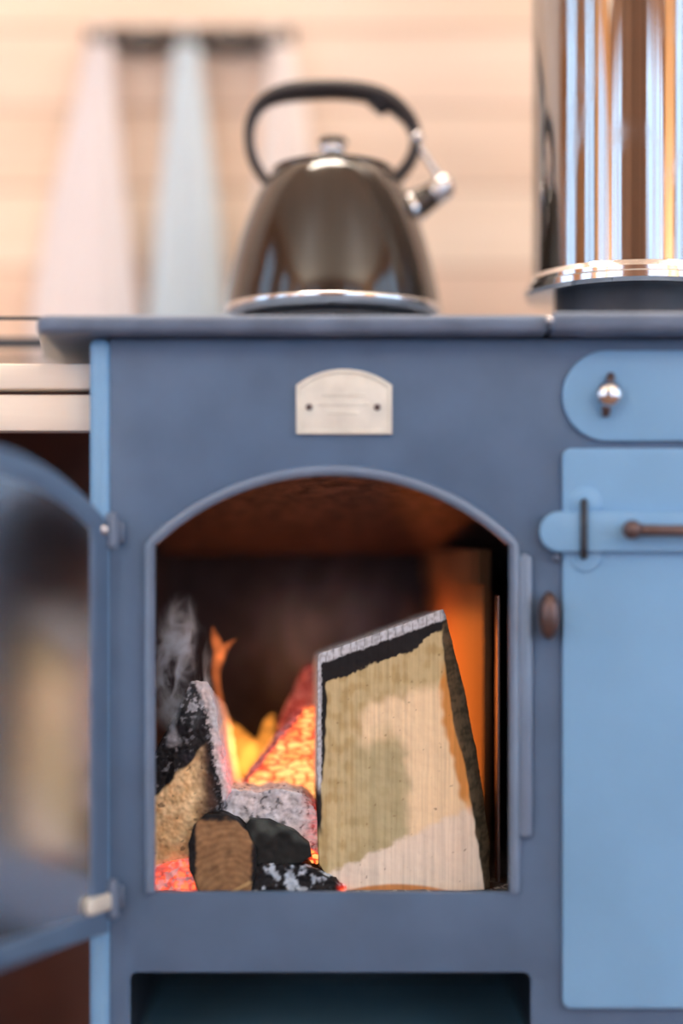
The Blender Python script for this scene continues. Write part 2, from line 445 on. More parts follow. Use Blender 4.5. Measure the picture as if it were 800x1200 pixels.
def side_wall(name, xa, xb, wins, m):
    bm = bmesh.new()
    ys = [FRONT_Y] + [v for wn in wins for v in wn[:2]] + [BACK_Y]
    for i in range(0, len(ys), 2): bx(bm, xa, xb, ys[i], ys[i + 1], 0, CEIL)
    for (y0, y1, z0, z1) in wins:
        bx(bm, xa, xb, y0, y1, 0, z0); bx(bm, xa, xb, y0, y1, z1, CEIL)
    return structure(name, bm_mesh(bm), m)
side_wall('wall_left', LEFT_X - 0.1, LEFT_X, WIN_LEFT, M['pine_y'])
side_wall('wall_right', RIGHT_X, RIGHT_X + 0.1, WIN_RIGHT, M['pine_y'])

def window(n, along, fixed, a0, a1, z0, z1, bars):
    bm = bmesh.new()
    def b(u0, u1, w0, w1, t=0.06):
        if along == 'X': bx(bm, u0, u1, fixed - 0.08, fixed - 0.08 + t, w0, w1, 0.004, 1)
        else: bx(bm, fixed - 0.08, fixed - 0.08 + t, u0, u1, w0, w1, 0.004, 1)
    f = 0.05
    b(a0, a0 + f, z0, z1); b(a1 - f, a1, z0, z1); b(a0, a1, z0, z0 + f); b(a0, a1, z1 - f, z1)
    for i in range(1, bars + 1):
        u = a0 + (a1 - a0) * i / (bars + 1); b(u - 0.035, u + 0.035, z0, z1, 0.05)
    o = structure('window_%d' % n, bm_mesh(bm), M['frame'])
    bm = bmesh.new()
    if along == 'X': bx(bm, a0 + f, a1 - f, fixed - 0.062, fixed - 0.058, z0 + f, z1 - f)
    else: bx(bm, fixed - 0.062, fixed - 0.058, a0 + f, a1 - f, z0 + f, z1 - f)
    link('pane', bm_mesh(bm), M['pane'], o, smooth=False)
n_ = 0
for along, fixed, wins, bars in (('X', FRONT_Y, WIN_FRONT, 2), ('Y', LEFT_X, WIN_LEFT, 1), ('Y', RIGHT_X + 0.1, WIN_RIGHT, 2)):
    for wn in wins:
        n_ += 1; window(n_, along, fixed, *wn, bars)

# bodies for the two added fill uplights
for (x, y), lab in zip(FILL_UPLIGHTS, ('unseen standing fill light added by the left wall', 'unseen standing fill light added by the right wall')):
    t = thing('fill_uplighter', lab, 'fill_light', (x, y, 0))
    lathe('base', M['rack'], t, [(0, 0), (0.14, 0), (0.14, 0.012), (0.03, 0.03), (0, 0.032)], (x, y, 0), 48)
    lathe('pole', M['rack'], t, [(0.012, 0.02), (0.012, 0.80)], (x, y, 0), 16)
    lathe('bowl', M['rack'], t, [(0.012, 0.78), (0.10, 0.82), (0.17, 0.90), (0.18, 0.915), (0.165, 0.905), (0.09, 0.835), (0.0, 0.81)], (x, y, 0), 48)
# body of the added ceiling strip
for (x, y, sx, sy, pw, colr), lab in zip(FILL_STRIPS, ('warm fill strip added on the unseen ceiling to brighten the back wall',)):
    lp = thing('fill_strip', lab, 'fill_light', (x, y, CEIL - 0.08))
    bm = bmesh.new(); bx(bm, x - sx / 2 - 0.04, x + sx / 2 + 0.04, y - sy / 2 - 0.04, y + sy / 2 + 0.04, CEIL - 0.05, CEIL, 0.006)
    link('housing', bm_mesh(bm), M['rack'], lp, auto=35)
    bm = bmesh.new(); bx(bm, x - sx / 2 - 0.01, x + sx / 2 + 0.01, y - sy / 2 - 0.01, y + sy / 2 + 0.01, CEIL - 0.07, CEIL - 0.05, 0.006)
    link('diffuser', bm_mesh(bm), M['fill_glow'], lp, auto=35)

# ------------------------------------------------------------------ the stove
SX0, SX1, SY1 = X(106), X(1010), 0.30
SZ0, HZ = Z(1310), Z(374)                      # underside of the body, top of the hob
stove = thing('wood_stove', 'blue grey steel wood cooking stove with arched fire opening and oven on its right', 'stove', (X(558), 0.18, 0))
HOBB = Z(397)
op = arch(X(180), X(598), Z(1046), Z(640), Z(556))
pit = rrect(X(152), X(622), Z(1262), Z(1140), 0.006)
outer = [(X(128), SZ0), (SX1, SZ0), (SX1, HOBB), (X(128), HOBB)]
plate('front_panel', M['paint'], stove, [outer, op, pit], 0.0, 0.008, 0.0012)
# raised lip around the fire opening
lip_o = arch(X(180), X(598), Z(1046), Z(640), Z(556), 60, 0.0)
bm = bmesh.new()
def smooth_path(loop, y):
    return [Vector((x, y, max(z, Z(1045)))) for x, z in loop]
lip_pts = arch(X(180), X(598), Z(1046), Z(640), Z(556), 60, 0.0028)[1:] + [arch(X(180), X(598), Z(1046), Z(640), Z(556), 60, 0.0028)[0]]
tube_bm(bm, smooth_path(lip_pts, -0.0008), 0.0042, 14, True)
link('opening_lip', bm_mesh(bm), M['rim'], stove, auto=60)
# right upright moulding beside the opening (glossy, window highlight also put into its colour)
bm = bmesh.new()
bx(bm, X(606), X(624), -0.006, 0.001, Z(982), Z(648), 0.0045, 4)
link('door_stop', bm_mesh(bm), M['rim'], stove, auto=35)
# rounded left corner post, sides, back, bottom
bm = bmesh.new(); bx(bm, X(105), X(129), -0.004, 0.03, SZ0, HOBB, 0.006, 5)
link('corner_post', bm_mesh(bm), M['paint_sheen'], stove, auto=35)
bm = bmesh.new(); bx(bm, X(106), X(112), 0.02, SY1, SZ0, HOBB, 0.001, 1)
link('side_panel', bm_mesh(bm), M['paint'], stove, auto=35)
bm = bmesh.new(); bx(bm, SX1 - 0.006, SX1, 0.008, SY1, SZ0, HOBB, 0.001, 1)
link('side_panel', bm_mesh(bm), M['paint'], stove, auto=35)
bm = bmesh.new(); bx(bm, X(112), SX1 - 0.006, SY1 - 0.006, SY1, SZ0, HOBB)
link('back_panel', bm_mesh(bm), M['paint_dark'], stove, smooth=False)
bm = bmesh.new(); bx(bm, X(112), SX1 - 0.006, 0.008, SY1 - 0.006, SZ0, SZ0 + 0.006)
link('base_plate', bm_mesh(bm), M['paint_dark'], stove, smooth=False)
for lx in (SX0 + 0.03, SX1 - 0.03):
    for ly in (0.04, SY1 - 0.04):
        bm = bmesh.new(); lathe_bm(bm, [(0.02, 0), (0.022, 0.008), (0.012, 0.03), (0.015, SZ0 - 0.02), (0.024, SZ0 - 0.005), (0.024, SZ0 + 0.001)], (lx, ly, 0), 24)
        link('leg', bm_mesh(bm), M['iron'], stove, auto=40)
# hob: main plate on the left, slightly proud plate on the right
HX0 = X(46) * 1.0
def hob_plate(name, x0, x1, yf, zt, rad_l, flare=False):
    pts = rrect(x0, x1, yf, SY1 + 0.015, rad_l, 10, (1, 0, 0, 0))
    if flare: pts = pts[:-1] + [(x0 - 0.0215, SY1 + 0.015), (x0 - 0.020, 0.12)]
    cu_bm = bmesh.new()
    vs = [cu_bm.verts.new((x, y, HOBB + 0.0008)) for x, y in pts]
    f = cu_bm.faces.new(vs)
    r = bmesh.ops.extrude_face_region(cu_bm, geom=[f])
    for v in [g for g in r['geom'] if isinstance(g, bmesh.types.BMVert)]: v.co.z = zt
    bmesh.ops.bevel(cu_bm, geom=[e for e in cu_bm.edges if abs(e.verts[0].co.z - e.verts[1].co.z) < 1e-6], offset=0.004, segments=3, affect='EDGES', profile=0.5)
    return link(name, bm_mesh(cu_bm), M['hob'], stove, auto=35)
hob_plate('hotplate', HX0, X(638), -0.022, HZ, 0.014, True)
hob_plate('hotplate', X(640), SX1 + 0.02, -0.03, HZ + 0.001, 0.003)
# shallow cooking rings set into the hob
for rx, ry, rr in ((-0.007, 0.165, 0.088), (-0.007, 0.165, 0.05)):
    bm = bmesh.new()
    tube_bm(bm, [Vector((rx + math.cos(a * PI / 24) * rr, ry + math.sin(a * PI / 24) * rr, HZ + 0.0002)) for a in range(48)], 0.0016, 8, False, 1.0, True)
    link('cooking_ring', bm_mesh(bm), M['iron'], stove)
# polished bolt at the foot of the flue
p = P(644, 375, -0.028)
bm = bmesh.new(); lathe_bm(bm, [(0.0, -0.0022), (0.0016, -0.0018), (0.0026, -0.0008), (0.003, 0.001)], p, 16, 'Y'); link('bolt', bm_mesh(bm), M['chrome'], stove)
# towel rails at the stove's left side
for pya, pyb, yy, xe in ((370.5, 374, 0.0, HX0 + 0.002), (395, 408, 0.15, HX0 - 0.018), (418.5, 425.5, 0.25, HX0 - 0.018)):
    bm = bmesh.new(); bx(bm, -0.52, xe, yy, yy + 0.006, P(0, pyb, yy).z, P(0, pya, yy).z, 0.0008, 1)
    link('side_rail', bm_mesh(bm), M['paint_dark'], stove, auto=35)
bm = bmesh.new(); bx(bm, -0.52, -0.51, -0.002, 0.258, P(0, 374, 0).z - 0.004, P(0, 374, 0).z + 0.001, 0.0008, 1)
link('side_rail', bm_mesh(bm), M['paint_dark'], stove, auto=35)
# nameplate
zt, zb = Z(433), Z(509)
npl = arch(X(347), X(459), zb, Z(452), zt, 24)
npo = plate('nameplate', M['brass'], stove, [npl], -0.0025, 0.003, 0.0006)
npi = arch(X(352), X(454), Z(504), Z(456), Z(438), 24)
plate('raised_border', M['brass'], npo, [npl, npi], -0.0034, 0.0012, 0.0004)
for px in (362, 442):
    q = P(px, 477, -0.0034)
    bm = bmesh.new(); lathe_bm(bm, [(0.0, -0.0014), (0.0016, -0.0011), (0.0024, 0.0), (0.0024, 0.002)], q, 16, 'Y'); link('rivet', bm_mesh(bm), M['rod'], npo)
# faint worn relief inside the nameplate (illegible in the photograph)
bm = bmesh.new()
for (a, b_, c, d) in ((378, 428, 462, 465), (374, 432, 472, 476), (384, 420, 483, 486)):
    bx(bm, X(a), X(b_), -0.0031, -0.002, Z(d), Z(c), 0.0004, 1)
link('worn_relief', bm_mesh(bm), M['brass'], npo, auto=40)

# upper slide plate with its toggle knob
sl = rrect(X(658), X(960), Z(517.5), Z(411.5), 53 * S * 0.998, 20, (1, 1, 1, 1))
slp = plate('flue_slide_plate', M['paint_sheen'], stove, [sl], -0.0045, 0.005, 0.0012)
q = P(712, 463, -0.006)
bm = bmesh.new(); lathe_bm(bm, [(0.0, -0.012), (0.0058, -0.0115), (0.0094, -0.008), (0.0098, -0.005), (0.008, -0.001), (0.0045, 0.003)], q, 24, 'Y')
link('knob', bm_mesh(bm), M['chrome'], slp)
bm = bmesh.new(); tube_bm(bm, [P(709, 488, -0.0085), P(710, 478, -0.010), P(712, 463, -0.0105), P(714, 448, -0.010), P(716, 438, -0.0085)], [0.0026, 0.0034, 0.0038, 0.0034, 0.0026], 12)
link('toggle', bm_mesh(bm), M['rod'], slp)
# oven door
od = rrect(X(658), X(965), Z(1180), Z(526), 0.006, 8)
odo = plate('oven_door', M['paint_sheen'], stove, [od], -0.0055, 0.006, 0.0014)
lb = rrect(X(630), X(930), Z(647), Z(600), 23 * S, 14, (1, 0, 0, 1))
plate('latch_bar', M['paint_sheen'], odo, [lb], -0.012, 0.0045, 0.0012)
bm = bmesh.new()
tube_bm(bm, [P(684, 652, -0.0065), P(684, 650, -0.0125), P(684, 640, -0.0142), P(684, 620, -0.0145), P(684, 600, -0.0142), P(684, 590, -0.0125), P(684, 588, -0.0065)], 0.0026, 10)
link('keeper', bm_mesh(bm), M['paint_dark'], odo)
for py in (589, 652):
    q = P(686, py, -0.0055)
    bm = bmesh.new(); lathe_bm(bm, [(0.0118, 0.001), (0.0116, -0.0008), (0.0105, -0.0012), (0.0, -0.0013)], q, 32, 'Y'); link('keeper_washer', bm_mesh(bm), M['paint_sheen'], odo)
bm = bmesh.new()
lathe_bm(bm, [(0.0, -0.015), (0.004, -0.0145), (0.0066, -0.011), (0.007, -0.007), (0.005, -0.003), (0.004, 0.004)], P(738, 621, -0.0125), 24, 'Y')
tube_bm(bm, [P(738, 621, -0.020), P(770, 621.5, -0.021), P(880, 622.5, -0.021)], [0.0042, 0.0040, 0.0044], 14)
link('latch_handle', bm_mesh(bm), M['rod'], odo)
# fire door catch stud on the front panel and the little pin above it
bm = bmesh.new(); lathe_bm(bm, [(0.0, -0.019), (0.005, -0.0185), (0.0085, -0.015), (0.0095, -0.010), (0.008, -0.004), (0.006, 0.0), (0.006, 0.002)], (0, 0, 0), 24, 'Y')
for v in bm.verts: v.co = P(641, 721, 0) + Vector((v.co.x * 0.85, v.co.y, v.co.z * 1.85))
link('door_catch', bm_mesh(bm), M['rod'], stove)
bm = bmesh.new(); lathe_bm(bm, [(0.0, -0.006), (0.0025, -0.0055), (0.0036, -0.003), (0.003, 0.001)], P(651, 653, -0.001), 16, 'Y'); link('catch_pin', bm_mesh(bm), M['hob'], stove)

# ---- firebox lining
FB = 0.275
def quad_slab(name, m, par, a, b, c, d, t):
    """slab over the quad a b c d, t thick away from the fire (t is a vector)"""
    bm = bmesh.new(); t = Vector(t)
    v = [bm.verts.new(q) for q in (a, b, c, d)] + [bm.verts.new(Vector(q) + t) for q in (a, b, c, d)]
    for f in ((0, 1, 2, 3), (7, 6, 5, 4), (0, 4, 5, 1), (1, 5, 6, 2), (2, 6, 7, 3), (3, 7, 4, 0)): bm.faces.new([v[i] for i in f])
    return link(name, bm_mesh(bm), m, par, smooth=False)
xl, xr = X(150), X(628)
zfl = Z(1062)
quad_slab('firebox_floor', M['ashbed'], stove, (xl, 0.009, zfl), (xr, 0.009, zfl), (xr, FB, zfl), (xl, FB, zfl), (0, 0, -0.006))
quad_slab('firebox_back', M['soot'], stove, (xl, FB, zfl), (xr, FB, zfl), (xr, FB, Z(520)), (xl, FB, Z(520)), (0, 0.006, 0))
quad_slab('firebox_left', M['soot'], stove, (xl, 0.009, zfl), (xl, FB, zfl), (xl, FB, Z(520)), (xl, 0.009, Z(520)), (-0.006, 0, 0))
quad_slab('firebox_right', M['soot'], stove, (xr, 0.009, zfl), (xr, FB, zfl), (xr, FB, Z(520)), (xr, 0.009, Z(520)), (0.006, 0, 0))
zb0 = Z(545); zb1 = P(0, 648, 0.235).z
quad_slab('baffle', M['rust'], stove, (xl, 0.010, zb0), (xr, 0.010, zb0), (xr, 0.235, zb1), (xl, 0.235, zb1), (0, 0, 0.006))
# angled liner plate at the right with its ledge and the bracket in front
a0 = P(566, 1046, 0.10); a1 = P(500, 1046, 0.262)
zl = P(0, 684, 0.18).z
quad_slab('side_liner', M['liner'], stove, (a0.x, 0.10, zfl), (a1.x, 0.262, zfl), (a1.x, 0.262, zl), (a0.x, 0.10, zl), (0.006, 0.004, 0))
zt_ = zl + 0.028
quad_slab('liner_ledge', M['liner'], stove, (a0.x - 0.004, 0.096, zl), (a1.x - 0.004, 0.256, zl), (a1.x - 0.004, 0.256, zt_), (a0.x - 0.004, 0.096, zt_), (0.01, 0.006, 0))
bm = bmesh.new()
xa = P(582, 0, 0.06).x
bx(bm, xa, xa + 0.0022, 0.055, 0.075, zfl, Z(700), 0.0008, 2)
link('liner_bracket', bm_mesh(bm), M['rod'], stove, auto=35)
# ash pit
quad_slab('ash_pit_floor', M['pit'], stove, (X(140), 0.009, Z(1262)), (X(640), 0.009, Z(1262)), (X(640), FB, Z(1262)), (X(140), FB, Z(1262)), (0, 0, -0.004))
quad_slab('ash_pit_back', M['paint_dark'], stove, (X(140), FB, Z(1262)), (X(640), FB, Z(1262)), (X(640), FB, zfl - 0.007), (X(140), FB, zfl - 0.007), (0, 0.004, 0))
for xx in (X(140), X(640)):
    quad_slab('ash_pit_side', M['paint_dark'], stove, (xx, 0.009, Z(1262)), (xx, FB, Z(1262)), (xx, FB, zfl - 0.007), (xx, 0.009, zfl - 0.007), (0.003 if xx > 0 else -0.003, 0, 0))

# ---- open fire door, hinged at the left
hx, hy = X(128), -0.013
th = math.radians(118)
ux, uy = math.cos(th), math.sin(th) * -1      # along the door, from the hinge
nxv = Vector((-uy * 1.0, ux, 0))
def door_xform(me):
    for v in me.vertices:
        s, t, z = v.co
        v.co = (hx + ux * s + (-uy) * t * -1, hy + uy * s + ux * t * -1 * -1, z)
    me.update()
WD = 0.285
do = arch(0.004, WD, Z(1087), Z(615), Z(536), 50)
di = arch(0.004 + 0.018, WD - 0.018, Z(1087) + 0.0165, Z(615) - 0.004, Z(536) - 0.018, 50)
me = plate_mesh([do, di], -0.005, 0.010, 0.0016); door_xform(me)
fd = link('fire_door', me, M['paint'], stove, auto=30)
gi = arch(0.004 + 0.017, WD - 0.017, Z(1087) + 0.0155, Z(615) - 0.003, Z(536) - 0.017, 40)
me = plate_mesh([gi], -0.0015, 0.003, 0.0); door_xform(me)
link('door_glass', me, M['glass'], fd, smooth=False)
for pyc, pyh in ((624, 20), (1050, 22)):
    bm = bmesh.new()
    zc_ = Z(pyc); hh = pyh * S
    lathe_bm(bm, [(0.0, -hh), (0.003, -hh), (0.005, -hh + 0.002), (0.005, hh - 0.002), (0.004, hh + 0.001), (0.0, hh + 0.002)], (hx + 0.004, hy - 0.001, zc_), 20)
    bx(bm, hx + 0.004, X(146), -0.004, 0.001, zc_ - hh * 0.6, zc_ + hh * 0.6, 0.0015, 2)
    link('hinge', bm_mesh(bm), M['hob'], fd, auto=40)
bm = bmesh.new(); lathe_bm(bm, [(0.0, -0.004), (0.0025, -0.0035), (0.004, -0.0015), (0.004, 0.003)], P(121, 621, -0.019), 16, 'Y'); link('hinge_glint', bm_mesh(bm), M['chrome'], fd)  # added chrome dot that makes the glint on the hinge
bm = bmesh.new()
bx(bm, 0.004, 0.034, -0.012, -0.004, Z(1060), Z(1040), 0.0038, 4)
me = bm_mesh(bm); door_xform(me)
link('hinge_strap', me, M['brass'], fd, auto=40)

# ------------------------------------------------------------------ flue pipe
fx, fy = P(738, 0, 0.12).x, 0.12
kf = S * (D + 0.12) / D
R = 115 * kf
flue = thing('flue_pipe', 'polished stainless flue pipe rising from the hob at the right edge', 'flue pipe', (fx, fy, HZ))
zr = lambda py: ZC + (HY - py) * kf
z_b, z_t = zr(330), zr(350)
lathe('pipe', M['flue'], flue, [(R - 0.002, zr(336)), (R, zr(336)), (R, CEIL), (R - 0.002, CEIL)], (fx, fy, 0), 160)
lathe('flange_ring', M['chrome'], flue, [(R - 0.004, z_t), (R + 0.0035, z_t), (R + 0.006, z_t + 0.003), (R + 0.006, z_t + 0.0075), (R + 0.0035, z_t + 0.009), (R + 0.0035, z_t + 0.012), (R + 0.0015, z_b + 0.001), (R + 0.0001, z_b + 0.003), (R - 0.004, z_b + 0.003)], (fx, fy, 0), 160, auto=35)
Rc = 88 * kf
lathe('collar', M['paint_dark'], flue, [(Rc - 0.004, HZ + 0.0012), (Rc + 0.006, HZ + 0.0012), (Rc + 0.006, HZ + 0.006), (Rc, HZ + 0.008), (Rc, z_t + 0.004), (Rc - 0.004, z_t + 0.004)], (fx, fy, 0), 96)
lathe('rosette', M['chrome'], flue, [(R - 0.001, CEIL - 0.004), (R + 0.05, CEIL - 0.004), (R + 0.052, CEIL)], (fx, fy, 0), 64)
lathe('inner_gasket', M['paint_dark'], flue, [(Rc - 0.002, z_t + 0.003), (R - 0.003, z_t + 0.003), (R - 0.003, z_t + 0.006), (Rc - 0.002, z_t + 0.006)], (fx, fy, 0), 64)

# ------------------------------------------------------------------ trivet and kettle
KY = 0.165; KX = P(390, 0, KY).x; kk = S * (D + KY) / D
KB = P(0, 358, KY - 0.09).z
tri = thing('trivet', 'low cast iron trivet on the hob under the black kettle', 'trivet', (KX, KY, HZ))
bm = bmesh.new()
for rr in (0.080, 0.045):
    tube_bm(bm, [Vector((KX + math.cos(a * PI / 32) * rr, KY + math.sin(a * PI / 32) * rr, KB - 0.0042)) for a in range(64)], 0.004, 10, False, 1.0, True)
for a in range(6):
    c, s = math.cos(a * PI / 3), math.sin(a * PI / 3)
    tube_bm(bm, [Vector((KX + c * 0.04, KY + s * 0.04, KB - 0.0042)), Vector((KX + c * 0.084, KY + s * 0.084, KB - 0.0042))], 0.0036, 8)
link('grid', bm_mesh(bm), M['iron'], tri)
for a in range(6):
    c, s = math.cos(a * PI / 3 + 0.52), math.sin(a * PI / 3 + 0.52)
    bm = bmesh.new()
    tube_bm(bm, [Vector((KX + c * 0.080, KY + s * 0.080, HZ + 0.0003)), Vector((KX + c * 0.080, KY + s * 0.080, KB - 0.004))], [0.0055, 0.0045], 10)
    link('leg', bm_mesh(bm), M['iron'], tri, auto=50)

ket = thing('kettle', 'glossy black whistling kettle with looped handle on the hob', 'kettle', (KX, KY, KB))
H = lambda py: ZC + (HY - py) * kk
kz = KB
prof = [(0.0, kz + 0.0005), (0.118 * 0.70, kz + 0.0005), (0.0875, kz + 0.003), (0.0895, kz + 0.008)]
body = [(125, 352), (124, 340), (121, 325), (116.5, 305), (110, 282), (101.5, 258), (92, 236), (82, 218), (73, 206), (70, 203)]
lathe('base_ring', M['chrome'], ket, [(0.0, kz), (0.080, kz), (0.0885, kz + 0.0025), (0.0912, kz + 0.008), (0.0912, kz + 0.0105), (0.0895, kz + 0.012)], (KX, KY, 0), 96, auto=50)
ztop, zbot = H(203), kz + 0.0115
def bz(py): return zbot + (ztop - zbot) * (352 - py) / (352 - 203)
lathe('body', M['enamel'], ket, [(r * kk, bz(py)) for r, py in body] + [(66 * kk, bz(202))], (KX, KY, 0), 128, auto=60)
lathe('lid', M['enamel'], ket, [(71 * kk, bz(205)), (72 * kk, bz(202)), (70 * kk, bz(199)), (60 * kk, bz(196)), (40 * kk, bz(192)), (16 * kk, bz(190)), (0, bz(189.5))], (KX, KY, 0), 96, auto=60)
kn = lathe('lid_knob', M['chrome'], ket, [(7 * kk, bz(190)), (7 * kk, bz(188)), (14 * kk, bz(184)), (16.5 * kk, bz(178)), (14.5 * kk, bz(172)), (10 * kk, bz(169))], (KX, KY, 0), 48)
lathe('knob_cap', M['grip'], kn, [(15 * kk, bz(172)), (17 * kk, bz(169)), (14 * kk, bz(165)), (6 * kk, bz(163.5)), (0, bz(163))], (KX, KY, 0), 48)
def catmull(pts, n):
    out = []
    for i in range(len(pts) - 1):
        p0, p1, p2, p3 = pts[max(i - 1, 0)], pts[i], pts[i + 1], pts[min(i + 2, len(pts) - 1)]
        for j in range(n):
            t = j / n
            out.append(tuple(0.5 * (2 * b + (c - a) * t + (2 * a - 5 * b + 4 * c - d) * t * t + (3 * b - a - 3 * c + d) * t ** 3) for a, b, c, d in zip(p0, p1, p2, p3)))
    out.append(tuple(pts[-1])); return out
hp = [(322, 222, 5.5), (310, 210, 6), (298, 190, 6.5), (292, 165, 6), (295, 140, 7), (310, 119, 8.5), (340, 108, 11.5), (392, 105, 11.5), (435, 110, 11.5), (463, 124, 11), (482, 145, 8.5), (487, 168, 7), (480, 190, 7.5), (466, 208, 8), (452, 224, 7)]
sm = catmull(hp, 6)
hd = tube('handle', M['grip'], ket, [P(a, b, KY) for a, b, r in sm], [r * kk for a, b, r in sm], 16, 1.5)
tg = catmull([(436, 116, 9), (444, 124, 8.5), (448, 131, 6), (450, 135, 2.5)], 4)
tube('trigger', M['grip'], hd, [P(a, b, KY) for a, b, r in tg], [r * kk for a, b, r in tg], 14, 1.5)
for px, py, r in ((489, 162, 9), (452, 219, 9), (324, 220, 8)):
    bm = bmesh.new(); bmesh.ops.create_icosphere(bm, subdivisions=3, radius=r * kk * 0.9)
    for v in bm.verts: v.co = Vector((v.co.x, v.co.y * 1.3, v.co.z)) + P(px, py, KY - 0.010)
    link('handle_rivet', bm_mesh(bm), M['chrome'], hd)
sp_ = catmull([(446, 270, 28), (466, 255, 24), (488, 240, 18), (508, 228, 14), (518, 222, 13)], 5)
so = tube('spout', M['enamel'], ket, [P(a, b, KY - 0.002) for a, b, r in sp_], [r * kk for a, b, r in sp_], 24)
wc = catmull([(506, 228, 14), (510, 226, 15), (520, 219, 15), (526, 215, 13), (530, 212.5, 6)], 4)
tube('whistle_cap', M['chrome'], so, [P(a, b, KY - 0.002) for a, b, r in wc], [r * kk for a, b, r in wc], 24)
bc = catmull([(477, 247.5, 23), (481, 244.5, 22), (486, 241.5, 20)], 3)
tube('spout_band', M['chrome'], so, [P(a, b, KY - 0.002) for a, b, r in bc], [r * kk for a, b, r in bc], 24)
lv = catmull([(488, 168, 5), (500, 185, 4), (512, 203, 4), (519, 214, 4)], 4)
tube('whistle_lever', M['chrome'], so, [P(a, b, KY - 0.002) for a, b, r in lv], [r * kk for a, b, r in lv], 10)

# ------------------------------------------------------------------ hook rail and towels
RY = 0.387; kr = S * (D + RY) / D
rail = thing('hook_rail', 'dark hook rail on the pine wall above the towels', 'hook rail', P(222, 47, RY))
a, b_ = P(102, 58, RY), P(344, 34, RY)
bm = bmesh.new(); bx(bm, a.x, b_.x, RY - 0.006, BACK_Y - 0.001, a.z, b_.z, 0.002, 2); link('board', bm_mesh(bm), M['rack'], rail, auto=35)
for px in (122, 172, 222, 272, 322):
    q = P(px, 49, RY)
    bm = bmesh.new()
    tube_bm(bm, [q + Vector((0, -0.004, 0)), q + Vector((0, -0.014, -0.009)), q + Vector((0, -0.026, -0.012)), q + Vector((0, -0.034, -0.006))], [0.0055, 0.005, 0.005, 0.0065], 12)
    lathe_bm(bm, [(0.0, -0.012), (0.010, -0.011), (0.013, -0.006), (0.014, 0.0)], q + Vector((0, -0.002, 0)), 20, 'Y')
    link('hook', bm_mesh(bm), M['rack'], rail, auto=50)

def towel(name, label, m, top, pts, zend, seed):
    """hung by a loop: narrow folded head widening to pleated cloth; pts = (py, left px, right px)"""
    t = thing(name, label, 'towel', P(top, 60, RY - 0.02), 'kitchen towels hanging from the hook rail')
    bm = bmesh.new(); rng = random.Random(seed); ph = [rng.uniform(0, 6.28) for _ in range(4)]
    rows, seg = 60, 72; rings = []
    for i in range(rows + 1):
        py = pts[0][0] + (pts[-1][0] - pts[0][0]) * i / rows
        for (p0, l0, r0), (p1, l1, r1) in zip(pts, pts[1:]):
            if py <= p1 + 1e-6:
                f = (py - p0) / (p1 - p0); L = l0 + (l1 - l0) * f; Rr = r0 + (r1 - r0) * f; break
        cx, hw = (L + Rr) / 2, (Rr - L) / 2
        v = i / rows; ring = []
        for k in range(seg):
            a = 2 * PI * k / seg
            pleat = 1 + 0.16 * math.sin(5 * a + ph[0] + v * 1.5) * min(1, v * 3) + 0.07 * math.sin(9 * a + ph[1] - v)
            x = cx + hw * math.cos(a) * (0.92 + 0.08 * pleat)
            y = RY - 0.026 + math.sin(a) * (0.008 + 0.011 * v) * pleat
            q = P(x, py, RY); ring.append(bm.verts.new((q.x, min(y, BACK_Y - 0.002), q.z + 0.004 * math.sin(3 * a + ph[2]) * (v == 1))))
        rings.append(ring)
    for r0, r1 in zip(rings, rings[1:]):
        for k in range(seg): bm.faces.new((r0[k], r0[(k + 1) % seg], r1[(k + 1) % seg], r1[k]))
    bm.faces.new(rings[0]); bm.faces.new(rings[-1])
    link('cloth', bm_mesh(bm), m, t)
    q = P(top, pts[0][0], RY); hk = P(top, 49, RY)
    bm = bmesh.new()
    tube_bm(bm, [Vector((hk.x + math.cos(a * PI / 12) * 0.006, RY - 0.028, (q.z + hk.z) / 2 + math.sin(a * PI / 12) * ((hk.z - q.z) / 2 + 0.006))) for a in range(24)], 0.0016, 8, False, 1, True)
    link('hanging_loop', bm_mesh(bm), m, t)
    return t
towel('towel', 'white kitchen towel at the left end of the hook rail', M['towel_white'], 122, [(62, 108, 136), (150, 88, 143), (250, 63, 152), (370, 42, 166), (560, 36, 168)], 0, 1)
towel('towel', 'pale blue kitchen towel in the middle of the hook rail', M['towel_blue'], 222, [(66, 207, 236), (150, 199, 246), (250, 188, 258), (370, 177, 268), (560, 174, 270)], 0, 2)
towel('towel', 'pale cream kitchen towel hanging behind the kettle handle', M['towel_cream'], 322, [(66, 318, 345), (150, 308, 362), (250, 300, 372), (370, 294, 384), (560, 286, 396)], 0, 3)

# ------------------------------------------------------------------ timber bench left of the stove
BY = 0.02; kb = S * (D + BY) / D
zz = lambda py: ZC + (HY - py) * kb
bx0, bx1 = -0.75, X(106) - 0.003
bench = thing('timber_bench', 'pale timber bench with dark open shelf beside the stove', 'bench', ((bx0 + bx1) / 2, 0.22, 0))
box('top_board', M['bench'], bench, bx0, bx1, BY, 0.30, zz(456), zz(426), 0.002)
box('apron_board', M['bench'], bench, bx0, bx1, BY + 0.002, BY + 0.022, zz(505), zz(462), 0.002)
box('apron_backing', M['bench_dark'], bench, bx0, bx1, BY + 0.022, BY + 0.030, zz(505), zz(456))
box('back_board', M['bench_dark'], bench, bx0, bx1, 0.29, 0.30, 0.08, zz(456))
box('bottom_shelf', M['bench_dark'], bench, bx0, bx1, BY + 0.01, 0.29, 0.06, 0.08, 0.001)
for (u0, u1) in ((bx0, bx0 + 0.02), (bx1 - 0.16, bx1 - 0.14)):
    box('end_panel', M['bench_dark'], bench, u0, u1, BY + 0.004, 0.29, 0, zz(456), 0.001)
